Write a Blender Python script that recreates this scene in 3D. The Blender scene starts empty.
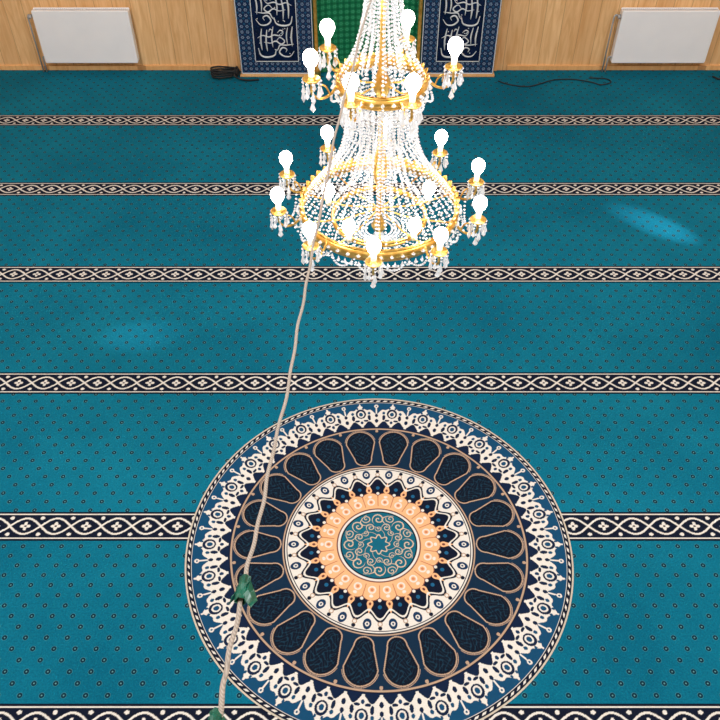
import bpy, math, random
import numpy as np
from mathutils import Vector, Matrix
random.seed(7)
sc = bpy.context.scene
try:
    sc.view_settings.view_transform = 'Standard'
except Exception as e:
    print(e)

def s2l(c):
    return tuple(((x/255)/12.92 if x/255 <= .04045 else ((x/255+.055)/1.055)**2.4) for x in c)
def L4(c): return s2l(c)+(1.0,)

# ------------------------------------------------------------ materials
def mat(name, col, rough=.5, metal=0, emis=None, estr=0, trans=0):
    m = bpy.data.materials.new(name); m.use_nodes = True
    b = m.node_tree.nodes['Principled BSDF']
    b.inputs['Base Color'].default_value = L4(col)
    b.inputs['Roughness'].default_value = rough
    b.inputs['Metallic'].default_value = metal
    b.inputs['Transmission Weight'].default_value = trans
    if emis:
        b.inputs['Emission Color'].default_value = L4(emis)
        b.inputs['Emission Strength'].default_value = estr
    return m

def noise_mix(m, c1, c2, scale=5, detail=4, vscale=(1,1,1), bump=0.0):
    nt = m.node_tree; N = nt.nodes; K = nt.links; b = N['Principled BSDF']
    tc = N.new('ShaderNodeTexCoord'); mp = N.new('ShaderNodeMapping'); mp.inputs['Scale'].default_value = vscale
    no = N.new('ShaderNodeTexNoise'); no.inputs['Scale'].default_value = scale; no.inputs['Detail'].default_value = detail
    cr = N.new('ShaderNodeValToRGB'); cr.color_ramp.elements[0].color = L4(c1); cr.color_ramp.elements[1].color = L4(c2)
    cr.color_ramp.elements[0].position = .3; cr.color_ramp.elements[1].position = .7
    K.new(tc.outputs['Object'], mp.inputs[0]); K.new(mp.outputs[0], no.inputs['Vector'])
    K.new(no.outputs[0], cr.inputs[0]); K.new(cr.outputs[0], b.inputs['Base Color'])
    if bump:
        bp = N.new('ShaderNodeBump'); bp.inputs['Strength'].default_value = bump
        K.new(no.outputs[0], bp.inputs['Height']); K.new(bp.outputs[0], b.inputs['Normal'])
    return m

def mathn(nt, op, a, b=None, clamp=False):
    n = nt.nodes.new('ShaderNodeMath'); n.operation = op; n.use_clamp = clamp
    for i, v in enumerate((a, b)):
        if v is None: continue
        if isinstance(v, (int, float)): n.inputs[i].default_value = v
        else: nt.links.new(v, n.inputs[i])
    return n.outputs[0]
def vmath(nt, op, a, b=None):
    n = nt.nodes.new('ShaderNodeVectorMath'); n.operation = op
    for i, v in enumerate((a, b)):
        if v is None: continue
        if isinstance(v, tuple): n.inputs[i].default_value = v
        else: nt.links.new(v, n.inputs[i])
    return n.outputs['Value'] if op == 'LENGTH' else n.outputs[0]
def mixc(nt, f, a, b):
    n = nt.nodes.new('ShaderNodeMix'); n.data_type = 'RGBA'
    if isinstance(f, (int, float)): n.inputs[0].default_value = f
    else: nt.links.new(f, n.inputs[0])
    for i, v in ((6, a), (7, b)):
        if isinstance(v, tuple): n.inputs[i].default_value = v
        else: nt.links.new(v, n.inputs[i])
    return n.outputs[2]

# carpet field: teal with staggered small dots
def carpet_mat():
    m = mat('teal_carpet_field', (14, 118, 138), .95)
    nt = m.node_tree; N = nt.nodes; K = nt.links; b = N['Principled BSDF']
    b.inputs['Specular IOR Level'].default_value = .1
    tc = N.new('ShaderNodeTexCoord'); co = tc.outputs['Object']
    px, py = .118, .13
    uv = vmath(nt, 'MULTIPLY', co, (1/px, 1/py, 0))
    def dist(off):
        a = vmath(nt, 'ADD', uv, (off, off, 0)); a = vmath(nt, 'FRACTION', a)
        a = vmath(nt, 'SUBTRACT', a, (.5, .5, 0)); a = vmath(nt, 'MULTIPLY', a, (px, py, 0))
        return vmath(nt, 'LENGTH', a)
    d = mathn(nt, 'MINIMUM', dist(0.0), dist(0.5))
    ring = mathn(nt, 'LESS_THAN', d, .0165); dark = mathn(nt, 'LESS_THAN', d, .0145); core = mathn(nt, 'LESS_THAN', d, .0045)
    n1 = N.new('ShaderNodeTexNoise'); n1.inputs['Scale'].default_value = .8; n1.inputs['Detail'].default_value = 6
    n1.inputs['Roughness'].default_value = .6
    K.new(co, n1.inputs['Vector'])
    n2 = N.new('ShaderNodeTexNoise'); n2.inputs['Scale'].default_value = 95; n2.inputs['Detail'].default_value = 3
    K.new(co, n2.inputs['Vector'])
    cr = N.new('ShaderNodeValToRGB'); cr.color_ramp.elements[0].position = .35; cr.color_ramp.elements[1].position = .68
    cr.color_ramp.elements[0].color = L4((3, 100, 126)); cr.color_ramp.elements[1].color = L4((14, 122, 148))
    K.new(n1.outputs[0], cr.inputs[0])
    c = mixc(nt, mathn(nt, 'MULTIPLY', ring, .35), cr.outputs[0], L4((110, 180, 178)))
    c = mixc(nt, mathn(nt, 'MULTIPLY', dark, .95), c, L4((4, 30, 48)))
    c = mixc(nt, mathn(nt, 'MULTIPLY', core, .6), c, L4((120, 180, 180)))
    f = mathn(nt, 'MULTIPLY', mathn(nt, 'SUBTRACT', n2.outputs[0], .25, True), .9)
    c = mixc(nt, f, c, L4((2, 50, 72)))
    K.new(c, b.inputs['Base Color'])
    bp = N.new('ShaderNodeBump'); bp.inputs['Strength'].default_value = .4; bp.inputs['Distance'].default_value = .006
    K.new(n2.outputs[0], bp.inputs['Height']); K.new(bp.outputs[0], b.inputs['Normal'])
    return m

def woven_mat():
    m = mat('woven_carpet_pattern', (255, 255, 255), .95)
    nt = m.node_tree; N = nt.nodes; K = nt.links; b = N['Principled BSDF']
    b.inputs['Specular IOR Level'].default_value = .1
    at = N.new('ShaderNodeAttribute'); at.attribute_name = 'Col'
    tc = N.new('ShaderNodeTexCoord'); n2 = N.new('ShaderNodeTexNoise'); n2.inputs['Scale'].default_value = 160
    K.new(tc.outputs['Object'], n2.inputs['Vector'])
    c = mixc(nt, mathn(nt, 'MULTIPLY', n2.outputs[0], .3), at.outputs['Color'], (.02, .03, .05, 1))
    K.new(c, b.inputs['Base Color'])
    bp = N.new('ShaderNodeBump'); bp.inputs['Strength'].default_value = .2; bp.inputs['Distance'].default_value = .003
    K.new(n2.outputs[0], bp.inputs['Height']); K.new(bp.outputs[0], b.inputs['Normal'])
    return m

def wood_mat(name, pitch=.19, base=((222, 172, 114), (246, 204, 150)), horizontal=False):
    m = mat(name, base[0], .5)
    nt = m.node_tree; N = nt.nodes; K = nt.links; b = N['Principled BSDF']
    tc = N.new('ShaderNodeTexCoord'); co = tc.outputs['Object']
    sp = N.new('ShaderNodeSeparateXYZ'); K.new(co, sp.inputs[0])
    a = mathn(nt, 'ADD', sp.outputs[0], sp.outputs[1])
    if horizontal: a = sp.outputs[2]
    u = mathn(nt, 'DIVIDE', a, pitch)
    fr = mathn(nt, 'FRACT', u); fl = mathn(nt, 'FLOOR', u)
    groove = mathn(nt, 'LESS_THAN', fr, .03)
    wn = N.new('ShaderNodeTexWhiteNoise'); wn.noise_dimensions = '1D'; K.new(fl, wn.inputs['W'])
    off = N.new('ShaderNodeCombineXYZ'); K.new(mathn(nt, 'MULTIPLY', wn.outputs['Value'], 20), off.inputs[2])
    v = vmath(nt, 'ADD', co, off.outputs[0])
    v = vmath(nt, 'MULTIPLY', v, (2, 14, 14) if horizontal else (14, 14, 1.3))
    no = N.new('ShaderNodeTexNoise'); no.inputs['Scale'].default_value = 1.6; no.inputs['Detail'].default_value = 6
    no.inputs['Distortion'].default_value = 1.2; K.new(v, no.inputs['Vector'])
    cr = N.new('ShaderNodeValToRGB'); cr.color_ramp.elements[0].position = .3; cr.color_ramp.elements[1].position = .62
    cr.color_ramp.elements[0].color = L4(base[0]); cr.color_ramp.elements[1].color = L4(base[1])
    K.new(no.outputs[0], cr.inputs[0])
    c = mixc(nt, mathn(nt, 'MULTIPLY', wn.outputs['Value'], .4), cr.outputs[0], L4((204, 146, 88)))
    c = mixc(nt, mathn(nt, 'MULTIPLY', groove, .55), c, L4((140, 92, 50)))
    K.new(c, b.inputs['Base Color'])
    return m

def tile_mat(name, bg, fg, fg2, scale=14):
    m = mat(name, bg, .3)
    nt = m.node_tree; N = nt.nodes; K = nt.links; b = N['Principled BSDF']
    tc = N.new('ShaderNodeTexCoord'); co = tc.outputs['Object']
    sp = N.new('ShaderNodeSeparateXYZ'); K.new(co, sp.inputs[0])
    uv = N.new('ShaderNodeCombineXYZ'); K.new(sp.outputs[0], uv.inputs[0]); K.new(sp.outputs[2], uv.inputs[1])
    s = vmath(nt, 'MULTIPLY', uv.outputs[0], (scale, scale, 0))
    def cell(off):
        a = vmath(nt, 'SUBTRACT', vmath(nt, 'FRACTION', vmath(nt, 'ADD', s, (off, off, 0))), (.5, .5, 0))
        q = N.new('ShaderNodeSeparateXYZ'); K.new(a, q.inputs[0])
        ang = mathn(nt, 'ARCTAN2', q.outputs[1], q.outputs[0]); r = vmath(nt, 'LENGTH', a)
        return r, ang
    r, ang = cell(0)
    pet = mathn(nt, 'ADD', .24, mathn(nt, 'MULTIPLY', mathn(nt, 'COSINE', mathn(nt, 'MULTIPLY', ang, 6)), .10))
    f1 = mathn(nt, 'LESS_THAN', r, pet); core = mathn(nt, 'LESS_THAN', r, .12)
    r2, ang2 = cell(.5)
    pet2 = mathn(nt, 'ADD', .17, mathn(nt, 'MULTIPLY', mathn(nt, 'COSINE', mathn(nt, 'MULTIPLY', ang2, 4)), .1))
    f2 = mathn(nt, 'LESS_THAN', r2, pet2)
    c = mixc(nt, f2, L4(bg), L4(fg2)); c = mixc(nt, f1, c, L4(fg)); c = mixc(nt, core, c, L4(bg))
    K.new(c, b.inputs['Base Color'])
    return m

M = {}
M['field'] = carpet_mat(); M['woven'] = woven_mat()
M['wood'] = wood_mat('pine_boards'); M['woodtrim'] = wood_mat('pine_trim', pitch=3.1, base=((222, 166, 106), (240, 192, 132)))
M['plaster'] = noise_mix(mat('plaster', (235, 232, 225), .9), (228, 225, 218), (240, 238, 232), 3)
M['concrete'] = noise_mix(mat('screed', (120, 118, 112), .9), (110, 108, 104), (132, 130, 125), 4)
M['white'] = noise_mix(mat('white_enamel', (236, 238, 242), .3), (240, 242, 247), (250, 251, 254), 2)
M['grille'] = noise_mix(mat('grey_enamel', (160, 165, 170), .4), (150, 155, 160), (172, 176, 180), 6)
M['black'] = noise_mix(mat('black_rubber', (18, 18, 20), .6), (8, 10, 14), (18, 22, 26), 20)
M['gold'] = noise_mix(mat('polished_gold', (225, 180, 90), .3, .85), (212, 158, 66), (240, 200, 112), 30)
M['crystal'] = noise_mix(mat('glowing_cut_crystal', (245, 248, 255), .05, 0, (255, 252, 244), .10, .55), (236, 242, 252), (252, 253, 255), 60)  # slight emission added so the crystals glow on their own
M['bulb'] = mat('lit_bulb', (255, 255, 255), .3, 0, (255, 250, 240), 22)
M['candle'] = noise_mix(mat('candle_sleeve', (250, 240, 215), .5), (244, 232, 205), (252, 245, 225), 10)
M['tile'] = tile_mat('iznik_border_tiles', (16, 30, 70), (140, 160, 184), (36, 92, 128), 17)
M['navy'] = noise_mix(mat('navy_glazed_tile', (16, 26, 62), .25), (8, 15, 44), (16, 26, 64), 8)
M['script'] = noise_mix(mat('white_glaze', (230, 232, 232), .3), (206, 212, 220), (228, 232, 234), 10)
M['green'] = tile_mat('green_niche_tiles', (14, 108, 66), (70, 165, 120), (10, 80, 52), 16)
M['rope'] = mat('braided_rope', (186, 168, 148), .85)
M['tape'] = noise_mix(mat('green_tape', (10, 96, 66), .35), (4, 60, 46), (10, 92, 72), 14)
def rope_nodes(m):
    nt = m.node_tree; N = nt.nodes; K = nt.links; b = N['Principled BSDF']
    tc = N.new('ShaderNodeTexCoord'); w = N.new('ShaderNodeTexWave'); w.inputs['Scale'].default_value = 110; w.bands_direction = 'DIAGONAL'
    w.inputs['Distortion'].default_value = .6
    K.new(tc.outputs['Object'], w.inputs['Vector'])
    K.new(mixc(nt, w.outputs['Fac'], L4((138, 128, 118)), L4((168, 157, 146))), b.inputs['Base Color'])
rope_nodes(M['rope'])

# ------------------------------------------------------------ mesh helpers
class MB:
    def __init__(s): s.v = []; s.f = []; s.m = []
    def add(s, vs, fs, mi=0):
        o = len(s.v); s.v += [tuple(v) for v in vs]; s.f += [tuple(i+o for i in f) for f in fs]; s.m += [mi]*len(fs)
    def box(s, a, b, mi=0, c=.0):
        x0, y0, z0 = a; x1, y1, z1 = b
        s.add([(x0,y0,z0),(x1,y0,z0),(x1,y1,z0),(x0,y1,z0),(x0,y0,z1),(x1,y0,z1),(x1,y1,z1),(x0,y1,z1)],
              [(0,3,2,1),(4,5,6,7),(0,1,5,4),(1,2,6,5),(2,3,7,6),(3,0,4,7)], mi)
    def lathe(s, prof, seg=24, c=(0,0,0), mi=0, close=False):
        vs = []; fs = []; n = len(prof)
        for i in range(seg):
            a = 2*math.pi*i/seg
            for r, z in prof: vs.append((c[0]+r*math.cos(a), c[1]+r*math.sin(a), c[2]+z))
        for i in range(seg):
            j = (i+1) % seg
            for k in range(n if close else n-1):
                l = (k+1) % n
                fs.append((i*n+k, j*n+k, j*n+l, i*n+l))
        s.add(vs, fs, mi)
    def tube(s, pts, r, seg=8, mi=0, cap=True):
        pts = [Vector(p) for p in pts]; n = len(pts); vs = []; fs = []
        rr = r if isinstance(r, (list, tuple)) else [r]*n
        up = Vector((0, 0, 1))
        t0 = (pts[1]-pts[0]).normalized()
        if abs(t0.dot(up)) > .9: up = Vector((1, 0, 0))
        x = t0.cross(up).normalized()
        for i, p in enumerate(pts):
            t = (pts[min(i+1, n-1)]-pts[max(i-1, 0)]).normalized()
            x = (x - t*x.dot(t)).normalized(); y = t.cross(x)
            for k in range(seg):
                a = 2*math.pi*k/seg; vs.append(p + (x*math.cos(a)+y*math.sin(a))*rr[i])
        for i in range(n-1):
            for k in range(seg):
                l = (k+1) % seg; fs.append((i*seg+k, i*seg+l, (i+1)*seg+l, (i+1)*seg+k))
        if cap: fs.append(tuple(range(seg))[::-1]); fs.append(tuple((n-1)*seg+k for k in range(seg)))
        s.add(vs, fs, mi)
    def bead(s, p, r, h=None, mi=0, seg=6):
        h = h or r; x, y, z = p
        vs = [(x, y, z+h)] + [(x+r*math.cos(2*math.pi*k/seg), y+r*math.sin(2*math.pi*k/seg), z) for k in range(seg)] + [(x, y, z-h)]
        fs = []
        for k in range(seg):
            l = (k+1) % seg; fs += [(0, 1+k, 1+l), (seg+1, 1+l, 1+k)]
        s.add(vs, fs, mi)
    def drop(s, p, r, h, mi=0, seg=6):
        x, y, z = p; vs = [(x, y, z)]
        for rr, zz in ((r*.45, -.35*h), (r, -.72*h)):
            vs += [(x+rr*math.cos(2*math.pi*k/seg), y+rr*math.sin(2*math.pi*k/seg), z+zz) for k in range(seg)]
        vs.append((x, y, z-h)); fs = []
        for k in range(seg):
            l = (k+1) % seg; fs += [(0, 1+k, 1+l), (1+k, 1+seg+k, 1+seg+l, 1+l), (2*seg+1, 1+seg+l, 1+seg+k)]
        s.add(vs, fs, mi)
    def obj(s, name, mats, parent=None, smooth=False, bevel=0, loc=(0,0,0)):
        me = bpy.data.meshes.new(name); me.from_pydata(s.v, [], s.f)
        for m in (mats if isinstance(mats, (list, tuple)) else [mats]): me.materials.append(m)
        me.polygons.foreach_set('material_index', s.m)
        if smooth: me.polygons.foreach_set('use_smooth', [True]*len(s.f))
        me.update()
        o = bpy.data.objects.new(name, me); sc.collection.objects.link(o); o.location = loc
        if parent: o.parent = parent
        if bevel:
            b = o.modifiers.new('bevel', 'BEVEL'); b.width = bevel; b.segments = 2; b.limit_method = 'ANGLE'
        return o
def empty(name, loc=(0,0,0)):
    e = bpy.data.objects.new(name, None); e.location = loc; e.empty_display_size = .2; sc.collection.objects.link(e); return e
def catmull(P, n=10):
    P = [Vector(p) for p in P]; out = []
    Q = [P[0]*2-P[1]]+P+[P[-1]*2-P[-2]]
    for i in range(1, len(Q)-2):
        for k in range(n):
            t = k/n; a, b, c, d = Q[i-1:i+3]
            out.append(.5*((2*b)+(c-a)*t+(2*a-5*b+4*c-d)*t*t+(3*b-a-3*c+d)*t**3))
    out.append(P[-1]); return out

# ------------------------------------------------------------ room
WX, Y0, YW, CH = 6.0, -2.4, 8.68, 6.6
def rbox(name, a, b, m):
    mb = MB(); mb.box(a, b); return mb.obj(name, m)
rbox('floor', (-WX-.2, Y0-.2, -.25), (WX+.2, YW+.2, -.014), M['concrete'])
rbox('ceiling', (-WX-.2, Y0-.2, CH), (WX+.2, YW+.2, CH+.2), M['plaster'])
rbox('wall_north', (-WX-.2, YW, -.014), (WX+.2, YW+.2, CH), M['wood'])
rbox('wall_south', (-WX-.2, Y0-.2, -.014), (WX+.2, Y0, CH), M['plaster'])
rbox('wall_west', (-WX-.2, Y0, -.014), (-WX, YW, CH), M['wood'])
rbox('wall_east', (WX, Y0, -.014), (WX+.2, YW, CH), M['wood'])
rbox('baseboard_north', (-WX, YW-.018, 0), (-1.47, YW, .05), M['woodtrim'])
rbox('baseboard_north_east', (1.63, YW-.018, 0), (WX, YW, .05), M['woodtrim'])

# ------------------------------------------------------------ carpet
carpet = rbox('mosque_carpet', (-WX+.01, Y0+.01, -.014), (WX-.01, YW-.02, 0.0), M['field'])

def lin(c): return np.array(s2l(c), dtype=np.float32)
CREAM = lin((226, 222, 214)); NAVY = lin((6, 13, 34)); TAN = lin((182, 154, 130)); PEACH = lin((238, 182, 132))
TEAL = lin((20, 118, 140)); BLUE = lin((12, 48, 84)); DK = lin((5, 14, 30)); BRN = lin((110, 58, 46))

def grid_obj(name, X, Y, C, wrap=False, parent=None, loc=(0,0,0), z=0.0):
    n, m = X.shape
    co = np.stack([X, Y, np.full_like(X, z)], -1).reshape(-1, 3).astype(np.float32)
    i = np.arange(n if wrap else n-1); j = np.arange(m-1)
    I, J = np.meshgrid(i, j, indexing='ij'); I2 = (I+1) % n
    F = np.stack([I*m+J, I2*m+J, I2*m+J+1, I*m+J+1], -1).reshape(-1, 4).astype(np.int32)
    a, b, c = co[F[0, 0]], co[F[0, 1]], co[F[0, 2]]
    if np.cross(b-a, c-b)[2] < 0: F = F[:, ::-1].copy()
    me = bpy.data.meshes.new(name)
    me.vertices.add(len(co)); me.vertices.foreach_set('co', co.ravel())
    me.loops.add(F.size); me.loops.foreach_set('vertex_index', F.ravel())
    me.polygons.add(len(F)); me.polygons.foreach_set('loop_start', np.arange(0, F.size, 4, dtype=np.int32))
    try: me.polygons.foreach_set('loop_total', np.full(len(F), 4, dtype=np.int32))
    except Exception: pass
    me.update(calc_edges=True)
    at = me.color_attributes.new('Col', 'FLOAT_COLOR', 'POINT')
    cc = np.concatenate([C.reshape(-1, 3), np.ones((n*m, 1), np.float32)], 1).astype(np.float32)
    at.data.foreach_set('color', cc.ravel())
    me.materials.append(M['woven'])
    o = bpy.data.objects.new(name, me); sc.collection.objects.link(o); o.location = loc; o.parent = parent
    return o

def paint(C, mask, col, soft=None):
    mm = np.clip(mask, 0, 1)[..., None] if mask.dtype != bool else mask[..., None].astype(np.float32)
    return C*(1-mm)+col*mm

# ---- prayer row bands
HW = .104
xs = np.linspace(-5.97, 5.97, 2600); ys = np.linspace(-HW, HW, 53)
X, Y = np.meshgrid(xs, ys, indexing='ij')
C = np.zeros(X.shape+(3,), np.float32)+NAVY
ay = np.abs(Y)
P = .19
C = paint(C, (ay > .082) & (ay < .090), CREAM)
C = paint(C, ay > .094, DK)
s = np.cos(np.pi*X/P)
slope = np.sqrt(1+(.056*np.pi/P*np.sin(np.pi*X/P))**2)
for sg in (1, -1):
    C = paint(C, np.abs(Y-sg*.056*s)/slope < .0062, CREAM)
cx = (((X/P)+.5) % 1.0 - .5)*P
rr = np.hypot(cx, Y); th = np.arctan2(Y, cx)
C = paint(C, rr < .024+.008*np.cos(4*th), CREAM)
C = paint(C, rr < .008, NAVY)
bx = (((X/P)) % 1.0 - .5)*P
C = paint(C, (np.hypot(bx*.8, (ay-.058)) < .011), CREAM)
first = None
for k in range(8):
    yy = 7.607-1.2*k
    if first is None:
        first = grid_obj('row_band', X, Y, C, parent=carpet, loc=(0, yy, .002))
    else:
        o = bpy.data.objects.new('row_band_%d' % k, first.data); sc.collection.objects.link(o); o.location = (0, yy, .002); o.parent = carpet

# ---- medallion
R = 1.178
ts = np.linspace(0, 2*np.pi, 2112, endpoint=False); rs = np.linspace(.002, R, 420)
T, Rr = np.meshgrid(ts, rs, indexing='ij')
MX, MY = Rr*np.cos(T), Rr*np.sin(T)
C = np.zeros(T.shape+(3,), np.float32)+NAVY
def band(a, b): return (Rr >= a) & (Rr < b)
def cell(n, off=0.0):
    p = ((T*n/(2*np.pi)+off+.5) % 1.0)-.5
    return p, p*2*np.pi/n*Rr
# centre disc : teal with tan scrolls radiating from a small plain hub
C = paint(C, band(0, .240), lin((12, 96, 118)))
SC = lin((204, 184, 158))
p, x = cell(8); p2, x2 = cell(8, .5)
for (pp, xx, rc, rad, dr) in ((p, x, .178, .040, 1), (p2, x2, .196, .030, -1), (p2, x2, .128, .030, 1), (p, x, .112, .022, -1)):
    dd = np.hypot(xx, Rr-rc); aa = dr*np.arctan2(Rr-rc, xx)
    sp_ = np.abs(((dd/rad*1.5+aa/(2*np.pi)) % 1.0)-.5) < .15
    C = paint(C, (dd < rad) & sp_, SC)
a = np.sin(4*T+2.6*np.sin(Rr*24+.4))
C = paint(C, (np.abs(a) < .09) & band(.065, .222), SC)
C = paint(C, Rr < .062+.010*np.cos(8*T), SC); C = paint(C, Rr < .052+.010*np.cos(8*T), lin((14, 98, 122)))
C = paint(C, band(.228, .235), DK)
C = paint(C, band(.235, .249), CREAM)
C = paint(C, band(.249, .258), lin((120, 74, 62)))
# peach ring with lobes
p, x = cell(22)
lob = .345+.03*np.sqrt(np.clip(np.cos(np.pi*p), 0, 1))
C = paint(C, (Rr >= .258) & (Rr < lob), PEACH)
C = paint(C, np.abs(np.hypot(x, Rr-.308)-.02) < .0045, CREAM)
C = paint(C, np.hypot(x, Rr-.308) < .009, lin((204, 130, 92)))
C = paint(C, np.hypot(x, (Rr-.348)*1.2) < .012, CREAM)
C = paint(C, (np.abs(p) > .46) & band(.275, .36), lin((200, 134, 94)))
p2, x2 = cell(22, .5)
C = paint(C, (Rr >= lob) & (Rr < lob+.006), lin((120, 66, 50)))
C = paint(C, np.hypot(x, (Rr-.398)*.8) < .019, PEACH)
C = paint(C, np.hypot(x, (Rr-.398)*.8) < .008, BRN)
C = paint(C, (np.abs(x) < .014*(1-(Rr-.415)/.045)) & band(.415, .46), PEACH)
C = paint(C, np.hypot(x2, Rr-.372) < .010, CREAM)
C = paint(C, np.hypot(x2, Rr-.415) < .012, lin((24, 92, 134)))
zz = .462+.028*np.cos(2*np.pi*p2)
C = paint(C, np.abs(Rr-zz) < .0065, CREAM)
# cream arcade
in1 = .484+.028*np.cos(2*np.pi*p2)
C = paint(C, (Rr > in1) & (Rr < .568), CREAM)
C = paint(C, np.hypot(x, (Rr-.522)*.75) < .025, BLUE)
C = paint(C, np.hypot(x, (Rr-.522)*.9) < .013, CREAM)
C = paint(C, np.hypot(x, (Rr-.522)*.9) < .006, BLUE)
C = paint(C, np.hypot(x2, (Rr-.545)) < .012, NAVY)
C = paint(C, np.abs(np.hypot(x2, Rr-.52)-.012) < .003, TAN)
C = paint(C, band(.558, .565), NAVY)
C = paint(C, band(.565, .573), CREAM)
C = paint(C, band(.573, .582), NAVY)
C = paint(C, band(.582, .589), TAN)
# petals
p, x = cell(22)
C = paint(C, band(.589, .905), lin((10, 38, 62)))
y1, y2, w1, w2 = .655, .787, .052, .093
t = np.clip((Rr-y1)/(y2-y1), 0, 1)
d = np.hypot(x, Rr-np.clip(Rr, y1, y2))-(w1+(w2-w1)*t)
inz = band(.592, .905)
C = paint(C, inz & (d < .0065), TAN)
C = paint(C, inz & (d < -.0010), lin((5, 12, 26)))
q = np.sin(Rr*95+3*np.cos(x*70))*np.cos(x*75+2*np.sin(Rr*60))
C = paint(C, inz & (d < -.014) & (np.abs(q) < .16), lin((16, 50, 70)))
p2, x2 = cell(22, .5)
C = paint(C, inz & (d > .010) & (d < .0140) & (Rr > .81), TAN)
C = paint(C, inz & (np.hypot(x2, (Rr-.884)*.9) < .010), TAN)
C = paint(C, band(.896, .906), TAN); C = paint(C, band(.906, .914), NAVY)
# lace ring
n = 30
p, x = cell(n); p2, x2 = cell(n, .5)
LB = lin((14, 70, 106)); ND = lin((8, 26, 56))
C = paint(C, band(.914, 1.138), LB)
C = paint(C, band(.914, 1.035), ND)
inner = .950-.022*np.cos(4*np.pi*p)
outer = 1.048+.056*np.clip(np.cos(np.pi*p), 0, 1)**2.2+.012*np.cos(6*np.pi*p)
C = paint(C, (Rr > inner) & (Rr < outer), CREAM)
def ell(xx, rc, a, b): return np.hypot(xx/a, (Rr-rc)/b)
C = paint(C, (ell(x, 1.040, .036, .042) < 1), ND)
C = paint(C, (ell(x, 1.036, .023, .028) < 1), CREAM)
C = paint(C, (ell(x, 1.036, .014, .018) < 1), LB)
C = paint(C, (ell(np.abs(x)-.055, 1.005, .011, .024) < 1), ND)
C = paint(C, (ell(np.abs(x)-.058, 1.045, .010, .013) < 1), LB)
C = paint(C, (ell(np.abs(x)-.030, .978, .017, .009) < 1), ND)
C = paint(C, (ell(x, .962, .010, .013) < 1), BLUE)
C = paint(C, (ell(x2, .975, .012, .017) < 1), ND)
C = paint(C, (ell(x2, 1.022, .011, .014) < 1), ND)
C = paint(C, (ell(np.abs(x)-.020, 1.088, .007, .011) < 1), LB)
C = paint(C, (np.abs(x2) < .0045) & band(1.04, 1.10), CREAM)
C = paint(C, (ell(x2, 1.106, .014, .016) < 1), CREAM); C = paint(C, (ell(x2, 1.106, .006, .007) < 1), LB)
C = paint(C, (ell(x, 1.120, .006, .010) < 1), CREAM)
C = paint(C, (ell(x, .926, .009, .006) < 1), CREAM); C = paint(C, (ell(x2, .926, .009, .006) < 1), CREAM)
# rope rim
C = paint(C, band(1.136, 1.141), CREAM)
C = paint(C, band(1.141, 1.168), NAVY)
rope = np.sin(T*150+Rr*180) > .1
C = paint(C, band(1.149, 1.159) & rope, CREAM)
C = paint(C, band(1.169, 1.180), lin((200, 190, 172)))
grid_obj('medallion', MX, MY, C, wrap=True, parent=carpet, loc=(.115, 2.677, .004))

# ------------------------------------------------------------ radiators
def radiator(x0, x1, name):
    root = empty(name, ((x0+x1)/2, YW-.07, .13)); w = (x1-x0)/2; h = .57
    mb = MB(); mb.box((-w, -.045, 0), (w, -.033, h)); mb.box((-w, .033, 0), (w, .045, h))
    mb.obj('panels', M['white'], root, bevel=.006)
    mb = MB(); mb.box((-w-.004, -.043, .01), (-w+.008, .043, h-.005)); mb.box((w-.008, -.043, .01), (w+.004, .043, h-.005))
    mb.box((-w, -.043, h-.012), (w, -.03, h+.004)); mb.box((-w, .03, h-.012), (w, .043, h+.004))
    mb.obj('casing', M['white'], root, bevel=.003)
    mb = MB()
    n = 46
    for i in range(n):
        xx = -w+.02+(2*w-.04)*i/(n-1); mb.box((xx-.003, -.03, h-.012), (xx+.003, .03, h-.002))
    for i in range(30):
        xx = -w+.03+(2*w-.06)*i/29; mb.box((xx-.01, -.03, .04), (xx-.006, .03, h-.04))
    mb.obj('grille', M['white'], root)
    mb = MB()
    for sx in (-w+.12, w-.12): mb.box((sx-.015, .045, .08), (sx+.015, .07, h-.08))
    mb.obj('brackets', M['grille'], root)
    mb = MB(); s = -1
    mb.tube([(s*(w), 0, .05), (s*(w+.03), 0, .05), (s*(w+.035), 0, .04), (s*(w+.035), 0, -.122)], .008)
    mb.tube([(s*(w), 0, h-.06), (s*(w+.06), 0, h-.06)], .01)
    mb.tube([(s*(w+.06), 0, h-.06), (s*(w+.07), 0, h-.08), (s*(w+.07), 0, -.122)], .008)
    mb.tube([(s*(w+.03), -.01, h-.06), (s*(w+.03), -.06, h-.06)], .016, 12)
    mb.obj('pipes_and_valve', M['grille'], root, smooth=True)
radiator(-3.42, -2.42, 'panel_radiator')
radiator(2.74, 3.75, 'panel_radiator')

# ------------------------------------------------------------ mihrab
mih = empty('mihrab', (.08, YW, 0))
def mobj(mb, n, m, **k): return mb.obj(n, m, mih, **k)
FR = -.16; HT = 3.3
xl, xa, xb, xr = -1.375, -.575, .575, 1.375
mb = MB(); mb.box((xl, FR, .02), (xa, -.002, HT)); mb.box((xb, FR, .02), (xr, -.002, HT)); mb.box((xa, FR, 2.75), (xb, -.002, HT))
mobj(mb, 'tiled_surround', M['tile'])
mb = MB(); mb.box((xl-.015, FR-.025, .005), (xa+.02, -.002, .03)); mb.box((xb-.02, FR-.025, .005), (xr+.015, -.002, .03))
mb.box((xl-.05, FR-.03, HT), (xr+.05, -.002, HT+.1)); mobj(mb, 'plinth_and_cornice', M['woodtrim'], bevel=.004)
mb = MB()
for a, b in ((xl, xa), (xb, xr)):
    mb.box((a+.17, FR-.008, .18), (b-.17, FR+.002, HT-.2))
mobj(mb, 'navy_panels', M['navy'], bevel=.002)
mb = MB()
def frame(x0, x1, z0, z1, t, y):
    mb.box((x0, y, z0), (x1, FR, z0+t)); mb.box((x0, y, z1-t), (x1, FR, z1)); mb.box((x0, y, z0), (x0+t, FR, z1)); mb.box((x1-t, y, z0), (x1, FR, z1))
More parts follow.
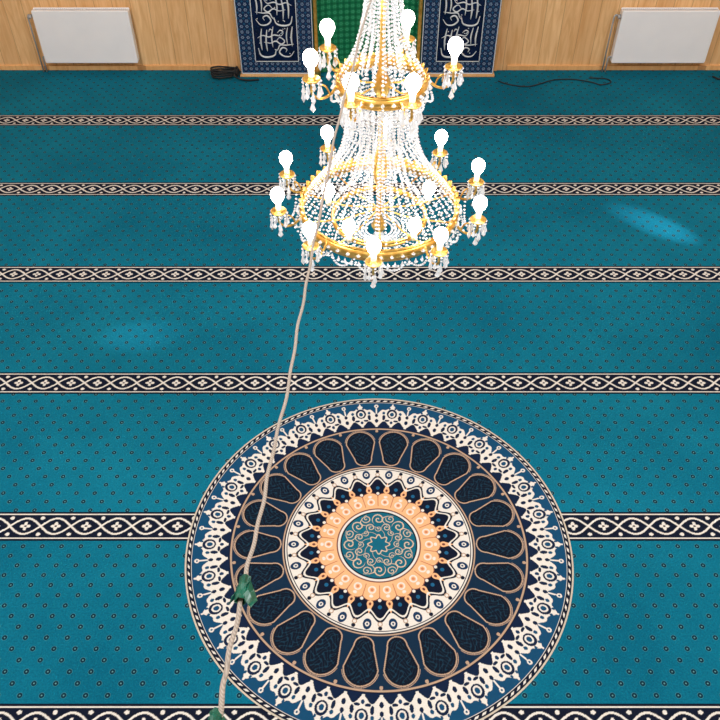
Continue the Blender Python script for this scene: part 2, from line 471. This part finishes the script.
for a, b in ((xl, xa), (xb, xr)):
    frame(a+.165, b-.165, .175, HT-.19, .007, FR-.012)
    frame(a+.005, b-.005, .035, HT-.01, .007, FR-.01)
mobj(mb, 'white_fillets', M['script'])
rnd = random.Random(5)
mb = MB()
for a, b in ((xl, xa), (xb, xr)):
    cx = (a+b)/2; z = .26; k = 1.12
    def st(pts, w=.009, sx=1):
        P = catmull([(cx+(q[0])*sx*k, z0+q[1]*k, 0) for q in pts], 6); n = len(P)
        mb.tube([(v.x, FR-.009, v.y) for v in P], [w*.85*(.35+.85*math.sin(math.pi*(i+.6)/(n+.2))) for i in range(n)], 6)
    row = 0
    while z < HT-.5:
        z0 = z; sg = 1 if row % 2 == 0 else -1
        st([(-.17, .06), (-.15, -.01), (-.09, -.03), (-.02, -.01), (.0, .05)], .010, sg)
        st([(.17, .03), (.13, -.02), (.07, -.02), (.03, .02), (.06, .065), (.10, .05), (.09, .02)], .009, sg)
        st([(-.135, .04), (-.14, .14), (-.125, .25)], .0095, sg)
        st([(-.085, .03), (-.09, .13), (-.075, .24)], .0095, sg)
        st([(-.03, .07), (-.035, .17), (-.015, .27)], .0085, sg)
        st([(.155, .08), (.15, .17), (.165, .27)], .0095, sg)
        st([(.11, .10), (.105, .18), (.12, .26)], .008, sg)
        st([(.0, .12), (.04, .165), (.085, .13), (.05, .10), (.0, .13), (-.05, .11), (-.11, .12)], .0075, sg)
        st([(-.17, .16), (-.12, .185), (-.06, .17), (-.01, .19), (.05, .18), (.08, .21)], .007, sg)
        st([(.02, .21), (.05, .235), (.075, .22), (.05, .20)], .0065, sg)
        st([(-.06, .22), (-.045, .245), (-.02, .23)], .006, sg)
        st([(.0, .03), (.02, .055), (.04, .09), (.10, .09), (.17, .10)], .007, sg)
        for _ in range(7):
            mb.bead((cx+rnd.uniform(-.18, .18), FR-.01, z+rnd.uniform(-.03, .3)), .007, .007)
        z += .345; row += 1
mobj(mb, 'calligraphy', M['script'], smooth=True)
mb = MB(); seg = 20; vs = []; fs = []
w = xb
for i in range(seg+1):
    a = math.pi*i/seg; x = -w*math.cos(a); y = FR+.145*math.sin(a)
    vs += [(x, y, .006), (x, y, 2.76)]
for i in range(seg): fs.append((2*i, 2*i+2, 2*i+3, 2*i+1))
mb.add(vs, fs); mobj(mb, 'green_niche', M['green'], smooth=True)
mb = MB(); vs = []; fs = []; ns = 24
for i in range(ns+1):
    u = -1+2*i/ns; x = u*w; z = 1.95+.75*(1-abs(u)**1.7)
    vs += [(x, FR, z), (x, FR, 2.76), (x, FR+.03, z)]
for i in range(ns):
    o = 3*i; fs += [(o, o+3, o+4, o+1), (o+2, o+5, o+3, o)]
mb.add(vs, fs); mobj(mb, 'arch_spandrel', M['tile'])
mb = MB(); 
for sx in (-w+.03, w-.03):
    mb.lathe([(.0, .006), (.035, .006), (.035, .08), (.02, .1), (.018, 1.85), (.035, 1.9), (.04, 1.96), (0, 1.96)], 16, (sx, FR-.002, 0))
mobj(mb, 'colonnettes', M['gold'], smooth=True)
mb = MB(); mb.box((-1.43, -.05, .005), (-1.385, -.001, HT+.1)); mb.box((1.385, -.05, .005), (1.43, -.001, HT+.1))
mobj(mb, 'timber_posts', M['woodtrim'], bevel=.004)

# ------------------------------------------------------------ chandelier
CX, CY = .085, 3.0
ch = empty('crystal_chandelier', (CX, CY, 2.3))
gold = MB(); cry = MB(); bulbs = MB(); cand = MB()
def Z(z): return z-2.3
def ringband(r, z0, z1, t=.012, tips=0, tiph=.03):
    gold.lathe([(r, z0), (r+t, z0+.004), (r+t*1.3, (z0+z1)/2), (r+t, z1-.004), (r, z1), (r-.004, (z0+z1)/2)], 72, mi=0, close=True)
    for zz in (z0, z1):
        gold.lathe([(r+.006+.007*math.cos(a), zz+.007*math.sin(a)) for a in [k*math.pi/3 for k in range(6)]], 72, close=True)
    for i in range(tips):
        a = 2*math.pi*i/tips; da = math.pi/tips*.85
        def P(aa, rr, z): return (rr*math.cos(aa), rr*math.sin(aa), z)
        gold.add([P(a-da, r+.008, z1), P(a+da, r+.008, z1), P(a+da*.8, r+.014, z1+tiph*.55), P(a, r+.02, z1+tiph), P(a-da*.8, r+.014, z1+tiph*.55),
                  P(a, r+.004, z1+tiph*.5)], [(0, 1, 5), (1, 2, 5), (2, 3, 5), (3, 4, 5), (4, 0, 5)])
        cry.bead(P(a, r+.022, (z0+z1)/2), .009, .011)
ringband(.333, Z(2.268), Z(2.315), .014, 48, .018)
ringband(.165, Z(2.860), Z(2.900), .012, 28, .018)
ringband(.045, Z(3.42), Z(3.46), .012, 12, .03)
ringband(.20, Z(2.235), Z(2.25), .008)
gold.lathe([(0, Z(2.15)), (.02, Z(2.16)), (.035, Z(2.19)), (.02, Z(2.22)), (.012, Z(2.25)), (.012, Z(2.4)), (.03, Z(2.45)), (.04, Z(2.5)), (.02, Z(2.56)),
            (.011, Z(2.6)), (.011, Z(2.8)), (.03, Z(2.84)), (.035, Z(2.88)), (.015, Z(2.93)), (.011, Z(3.0)), (.011, Z(3.44)), (.03, Z(3.47)), (.012, Z(3.52)), (.006, Z(3.55))], 16)
for n, r, z in ((10, .335, 2.28), (6, .168, 2.875), (4, .05, 3.44)):
    for i in range(n):
        a = 2*math.pi*(i+.5)/n
        gold.tube([(.01*math.cos(a), .01*math.sin(a), Z(z)), (r*.5*math.cos(a), r*.5*math.sin(a), Z(z-.02)), (r*math.cos(a), r*math.sin(a), Z(z))], .004, 6)
zz = 3.55
k = 0
while zz < CH-.12:
    pts = [(.011*math.cos(a)*(1 if k % 2 else 0), .011*math.cos(a)*(0 if k % 2 else 1), Z(zz+.022)+.026*math.sin(a)) for a in [2*math.pi*j/10 for j in range(11)]]
    gold.tube(pts, .0028, 5, cap=False); zz += .04; k += 1
gold.lathe([(0, Z(CH-.12)), (.02, Z(CH-.12)), (.03, Z(CH-.09)), (.09, Z(CH-.03)), (.1, Z(CH-.001)), (0, Z(CH-.001))], 32)
def strands(n, pts, step=.0150, r=.0058, off=0.0, elong=1.15):
    P = catmull([(p[1], p[0], 0) for p in pts], 16)
    L = [0]
    for a, b in zip(P, P[1:]): L.append(L[-1]+(b-a).length)
    m = int(L[-1]/step)
    rr = np.interp(np.linspace(0, L[-1], m), L, [p.x for p in P]); zz = np.interp(np.linspace(0, L[-1], m), L, [p.y for p in P])
    for i in range(n):
        a = 2*math.pi*(i+off)/n
        for q in range(m):
            k = 1.0 if q % 4 else 1.3
            cry.bead((rr[q]*math.cos(a), rr[q]*math.sin(a), Z(zz[q])), r*k, r*elong*k)
strands(46, [(2.86, .168), (2.76, .150), (2.64, .150), (2.52, .190), (2.42, .255), (2.31, .338)])
strands(24, [(3.43, .048), (3.25, .06), (3.1, .082), (3.0, .112), (2.90, .168)])
strands(12, [(3.4, .03), (3.1, .05), (2.92, .08)], off=.3)
strands(18, [(2.85, .10), (2.6, .085), (2.4, .13), (2.30, .20)], off=.4)
strands(8, [(2.85, .05), (2.6, .05), (2.3, .06)], off=.2)
strands(48, [(2.27, .335), (2.235, .30), (2.20, .21), (2.17, .06)])
def swag(a0, a1, r0, z0, sag, bulge=.02):
    n = 12
    for q in range(n+1):
        t = q/n; a = a0+(a1-a0)*t; s_ = 4*t*(1-t)
        cry.bead(((r0+bulge*s_)*math.cos(a), (r0+bulge*s_)*math.sin(a), Z(z0-sag*s_)), .0065)
for i in range(20):
    swag(2*math.pi*i/20, 2*math.pi*(i+1)/20, .352, 2.270, .035)
for i in range(10):
    swag(math.radians(14+36*i), math.radians(50+36*i), .40, 2.30, .04, -.025)
for i in range(12): swag(2*math.pi*i/12, 2*math.pi*(i+1)/12, .182, 2.862, .03)
for i in range(72):
    a = 2*math.pi*i/72; cry.drop((.350*math.cos(a), .350*math.sin(a), Z(2.264)), .0075, .034)
for i in range(36):
    a = 2*math.pi*i/36; cry.drop((.180*math.cos(a), .180*math.sin(a), Z(2.856)), .0075, .034)
cry.lathe([(0, Z(2.10)), (.02, Z(2.107)), (.028, Z(2.125)), (.02, Z(2.15)), (0, Z(2.155))], 12)
def bulb(x, y, z, k=1.0):
    bulbs.lathe([(0, z), (.012*k, z+.003), (.014*k, z+.010*k), (.023*k, z+.022*k), (.0285*k, z+.036*k), (.0295*k, z+.048*k), (.026*k, z+.062*k), (.016*k, z+.073*k), (0, z+.078*k)], 16, (x, y, 0))
def arm(ang, r0, r1, z, cupz):
    a = math.radians(ang); c, s_ = math.cos(a), math.sin(a)
    def P(r, zz, da=0): return (r*math.cos(a+da), r*math.sin(a+da), Z(zz))
    w = r1-r0
    gold.tube(catmull([P(r0, z), P(r0+w*.3, z-.035), P(r0+w*.7, z-.045), P(r1, z-.02), P(r1, cupz)], 6), .0055, 8)
    gold.tube(catmull([P(r0+w*.3, z-.035), P(r0+w*.45, z-.0), P(r0+w*.65, z+.01), P(r0+w*.6, z-.02)], 6), .0035, 6)
    gold.lathe([(0, 0), (.012, 0), (.026, .006), (.035, .016), (.033, .018), (.016, .011), (.012, .026), (.0, .026)], 16, (r1*c, r1*s_, Z(cupz)))
    cand.lathe([(.0115, 0), (.0125, .04), (.0, .042)], 12, (r1*c, r1*s_, Z(cupz+.015)))
    bulb(r1*c, r1*s_, Z(cupz+.054))
    for k in range(9):
        b = 2*math.pi*k/9; x, y = r1*c+.035*math.cos(b), r1*s_+.035*math.sin(b)
        cry.bead((x, y, Z(cupz+.008)), .006, .008)
        cry.bead((x, y, Z(cupz-.008)), .005, .006)
        cry.drop((x, y, Z(cupz-.012)), .0095, .045+.02*(k % 2))
    cry.bead((r1*c, r1*s_, Z(z-.04)), .010); cry.drop((r1*c, r1*s_, Z(z-.05)), .012, .05)
for i in range(10): arm(14+36*i, .345, .445, 2.305, 2.33)
for a in (5, 68, 140, 195, 245, 292): arm(a, .178, .278, 2.89, 2.915)
for i in range(5):
    a = math.radians(20+72*i); x, y = .235*math.cos(a), .235*math.sin(a)
    cand.lathe([(0, 0), (.013, 0), (.013, .03), (0, .03)], 12, (x, y, Z(2.255))); bulb(x, y, Z(2.285), 1.0)
gold.obj('gold_frame', M['gold'], ch, smooth=True)
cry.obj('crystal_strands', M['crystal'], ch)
bulbs.obj('bulbs', M['bulb'], ch, smooth=True)
cand.obj('candle_sleeves', M['candle'], ch, smooth=True)

# ------------------------------------------------------------ camera
H = 4.48; pitch = 46.6
cam = bpy.data.cameras.new('camera'); co = bpy.data.objects.new('camera', cam); sc.collection.objects.link(co)
co.location = (0, 0, H); co.rotation_euler = (math.radians(90-pitch), 0, 0)
cam.sensor_width = 36; cam.lens = 36*830/720; cam.clip_start = .02
sc.camera = co

# ------------------------------------------------------------ rope
sp, cp = math.sin(math.radians(pitch)), math.cos(math.radians(pitch))
def W(x, y, d):
    X = (x-360)/830*d; v = (y-360)/830*d
    return (X, d*cp-v*sp, H-d*sp-v*cp)
rp = [(CX, CY-.03, 3.56), W(374, -12, 2.86), W(362, 28, 2.80), W(348, 85, 2.72), W(332, 150, 2.62), W(320, 215, 2.50), W(309, 268, 2.38), W(300, 318, 2.25), W(290, 375, 2.12),
      W(276, 440, 1.95), W(263, 500, 1.80), W(251, 555, 1.66), W(241, 598, 1.56), W(229, 658, 1.42), W(219, 714, 1.31), (-.262, .30, 2.98), (-.27, .02, 2.86)]
P = catmull(rp, 14)
for i, p in enumerate(P):
    p.x += .0016*math.sin(i*.55)+.0015*math.sin(i*.23)
mb = MB(); n = len(P); mb.tube(P, [.0036+.0012*i/n for i in range(n)], 10)
rope_o = mb.obj('hanging_rope', M['rope'], smooth=True)
def tape(center, axis, size, name, seed):
    rn = random.Random(seed); c = Vector(center); ax = Vector(axis).normalized()
    x = ax.cross(Vector((0, 1, .3))).normalized(); y = ax.cross(x)
    mb = MB(); m = 14
    vs = []; fs = []
    for j in range(6):
        t = (j/5-.5)*size*.95
        for k in range(m):
            a = 2*math.pi*k/m; r = .009+.004*rn.random(); vs.append(c+ax*t+(x*math.cos(a)+y*math.sin(a))*r)
    for j in range(5):
        for k in range(m):
            l = (k+1) % m; fs.append((j*m+k, j*m+l, (j+1)*m+l, (j+1)*m+k))
    mb.add(vs, fs)
    for sgn, L, w in ((1, size*.6, size*.7), (-1, size*.5, size*.4)):
        vs = []; fs = []; nn = 7
        for j in range(nn):
            t = j/(nn-1)
            base = c + x*sgn*(.006+L*.5*t) + ax*(L*.75*t*(-1)) + y*(.006*math.sin(t*5+seed))
            for s_ in (-1, 0, 1): vs.append(base+ax*s_*w*.5*(1-.5*t)+y*.006*rn.uniform(-1, 1)+x*.004*s_)
        for j in range(nn-1):
            for s_ in range(2):
                o = j*3+s_; fs.append((o, o+1, o+4, o+3))
        mb.add(vs, fs)
    o = mb.obj(name, M['tape'], rope_o)
    md = o.modifiers.new('solid', 'SOLIDIFY'); md.thickness = .0012
    return o
A, B = Vector(W(241, 598, 1.56)), Vector(W(251, 555, 1.66))
tape(Vector(W(243, 590, 1.57)), B-A, .062, 'green_tape_knot', 3)
A, B = Vector(W(219, 714, 1.31)), Vector(W(229, 658, 1.42))
tape(Vector(W(215, 722, 1.30)), B-A, .040, 'green_tape_end', 8)

# ------------------------------------------------------------ gallery
g = empty('gallery_balcony', (0, 0, 2.85))
mb = MB(); mb.box((-WX+.005, Y0+.005, -.2), (WX-.005, 0.0, 0)); mb.obj('deck', M['plaster'], g)
mb = MB(); mb.box((-WX+.005, -.05, .92), (WX-.005, .01, .97)); mb.box((-WX+.005, -.04, .08), (WX-.005, 0, .12))
for i in range(61):
    xx = -5.9+11.8*i/60; mb.box((xx-.012, -.032, 0), (xx+.012, -.008, .93))
mb.obj('railing', M['woodtrim'], g)

# ------------------------------------------------------------ cables on the carpet
def cable(name, pts, r=.006):
    mb = MB(); P = catmull(pts, 8)
    mb.tube(P, r, 8); return mb.obj(name, M['black'], smooth=True)
cable('power_cable', [(1.50, 8.40, .010), (1.62, 8.32, .010), (1.8, 8.28, .010), (1.95, 8.34, .010), (2.1, 8.42, .010), (2.3, 8.44, .010), (2.5, 8.38, .010), (2.6, 8.32, .010), (2.72, 8.37, .010), (2.68, 8.45, .010), (2.5, 8.47, .010)], .006)
pts = []
for i in range(42):
    a = i*.62; rr = .10+.025*math.sin(i*1.3); pts.append((-1.47+rr*1.25*math.cos(a), 8.50+rr*.75*math.sin(a), .018+.0022*i))
pts += [(-1.36, 8.42, .06), (-1.25, 8.40, .022), (-1.1, 8.42, .016)]
cable('coiled_cable', pts, .010)
cable('extension_lead', [(3.86, 8.5, .012), (3.92, 8.44, .012), (4.0, 8.52, .012), (4.15, 8.5, .012), (4.3, 8.56, .012)], .009)

# ------------------------------------------------------------ added lights, unseen: ceiling panels and carpet-streak spots
def panel(x, y, e, sx=1.2, sy=1.2):
    root = empty('added_fill_panel', (x, y, CH))  # unseen fitting added to light the carpet from above
    mb = MB(); h = sx/2; k = sy/2
    mb.box((-h-.04, -k-.04, -.05), (h+.04, -k, -.001)); mb.box((-h-.04, k, -.05), (h+.04, k+.04, -.001))
    mb.box((-h-.04, -k, -.05), (-h, k, -.001)); mb.box((h, -k, -.05), (h+.04, k, -.001))
    mb.obj('frame', M['grille'], root)
    l = bpy.data.lights.new('panel_light', 'AREA'); l.shape = 'RECTANGLE'; l.size = sx; l.size_y = sy; l.energy = e; l.color = (.97, .98, 1)
    o = bpy.data.objects.new('fill_light', l); sc.collection.objects.link(o); o.parent = root; o.location = (0, 0, -.03)
for x in (-3.2, 3.2):
    panel(x, 1.2, 265); panel(x, 4.6, 115)
def spot(loc, target, e, size, name):  # unseen wall fitting added only to cast a bright streak on the carpet
    root = empty(name, loc); d = (Vector(target)-Vector(loc)).normalized()
    mb = MB()
    mb.tube([-d*.10, -d*.01], .05, 16, cap=False)
    mb.tube([-d*.11, -d*.10], .05, 16)
    sx = 1 if loc[0] > 0 else -1
    mb.tube([-d*.08, Vector((sx*(WX-abs(loc[0])-.002), 0, .05))], .012, 8)
    mb.obj('added_spot_body', M['grille'], root)
    l = bpy.data.lights.new('spot_light', 'SPOT'); l.energy = e; l.spot_size = math.radians(size); l.spot_blend = 1.0; l.shadow_soft_size = .02; l.color = (.8, .92, 1)
    o = bpy.data.objects.new('streak_light', l); sc.collection.objects.link(o); o.parent = root
    o.rotation_euler = d.to_track_quat('-Z', 'Y').to_euler()
spot((5.8, 3.3, 1.7), (2.6, 5.87, 0), 2200, 5.0, 'added_streak_spot')
spot((-5.8, 4.0, 2.6), (-1.68, 4.49, 0), 700, 5, 'added_streak_spot')
w = bpy.data.worlds.new('world'); sc.world = w; w.use_nodes = True
w.node_tree.nodes['Background'].inputs[0].default_value = (.8, .9, 1, 1); w.node_tree.nodes['Background'].inputs[1].default_value = .5
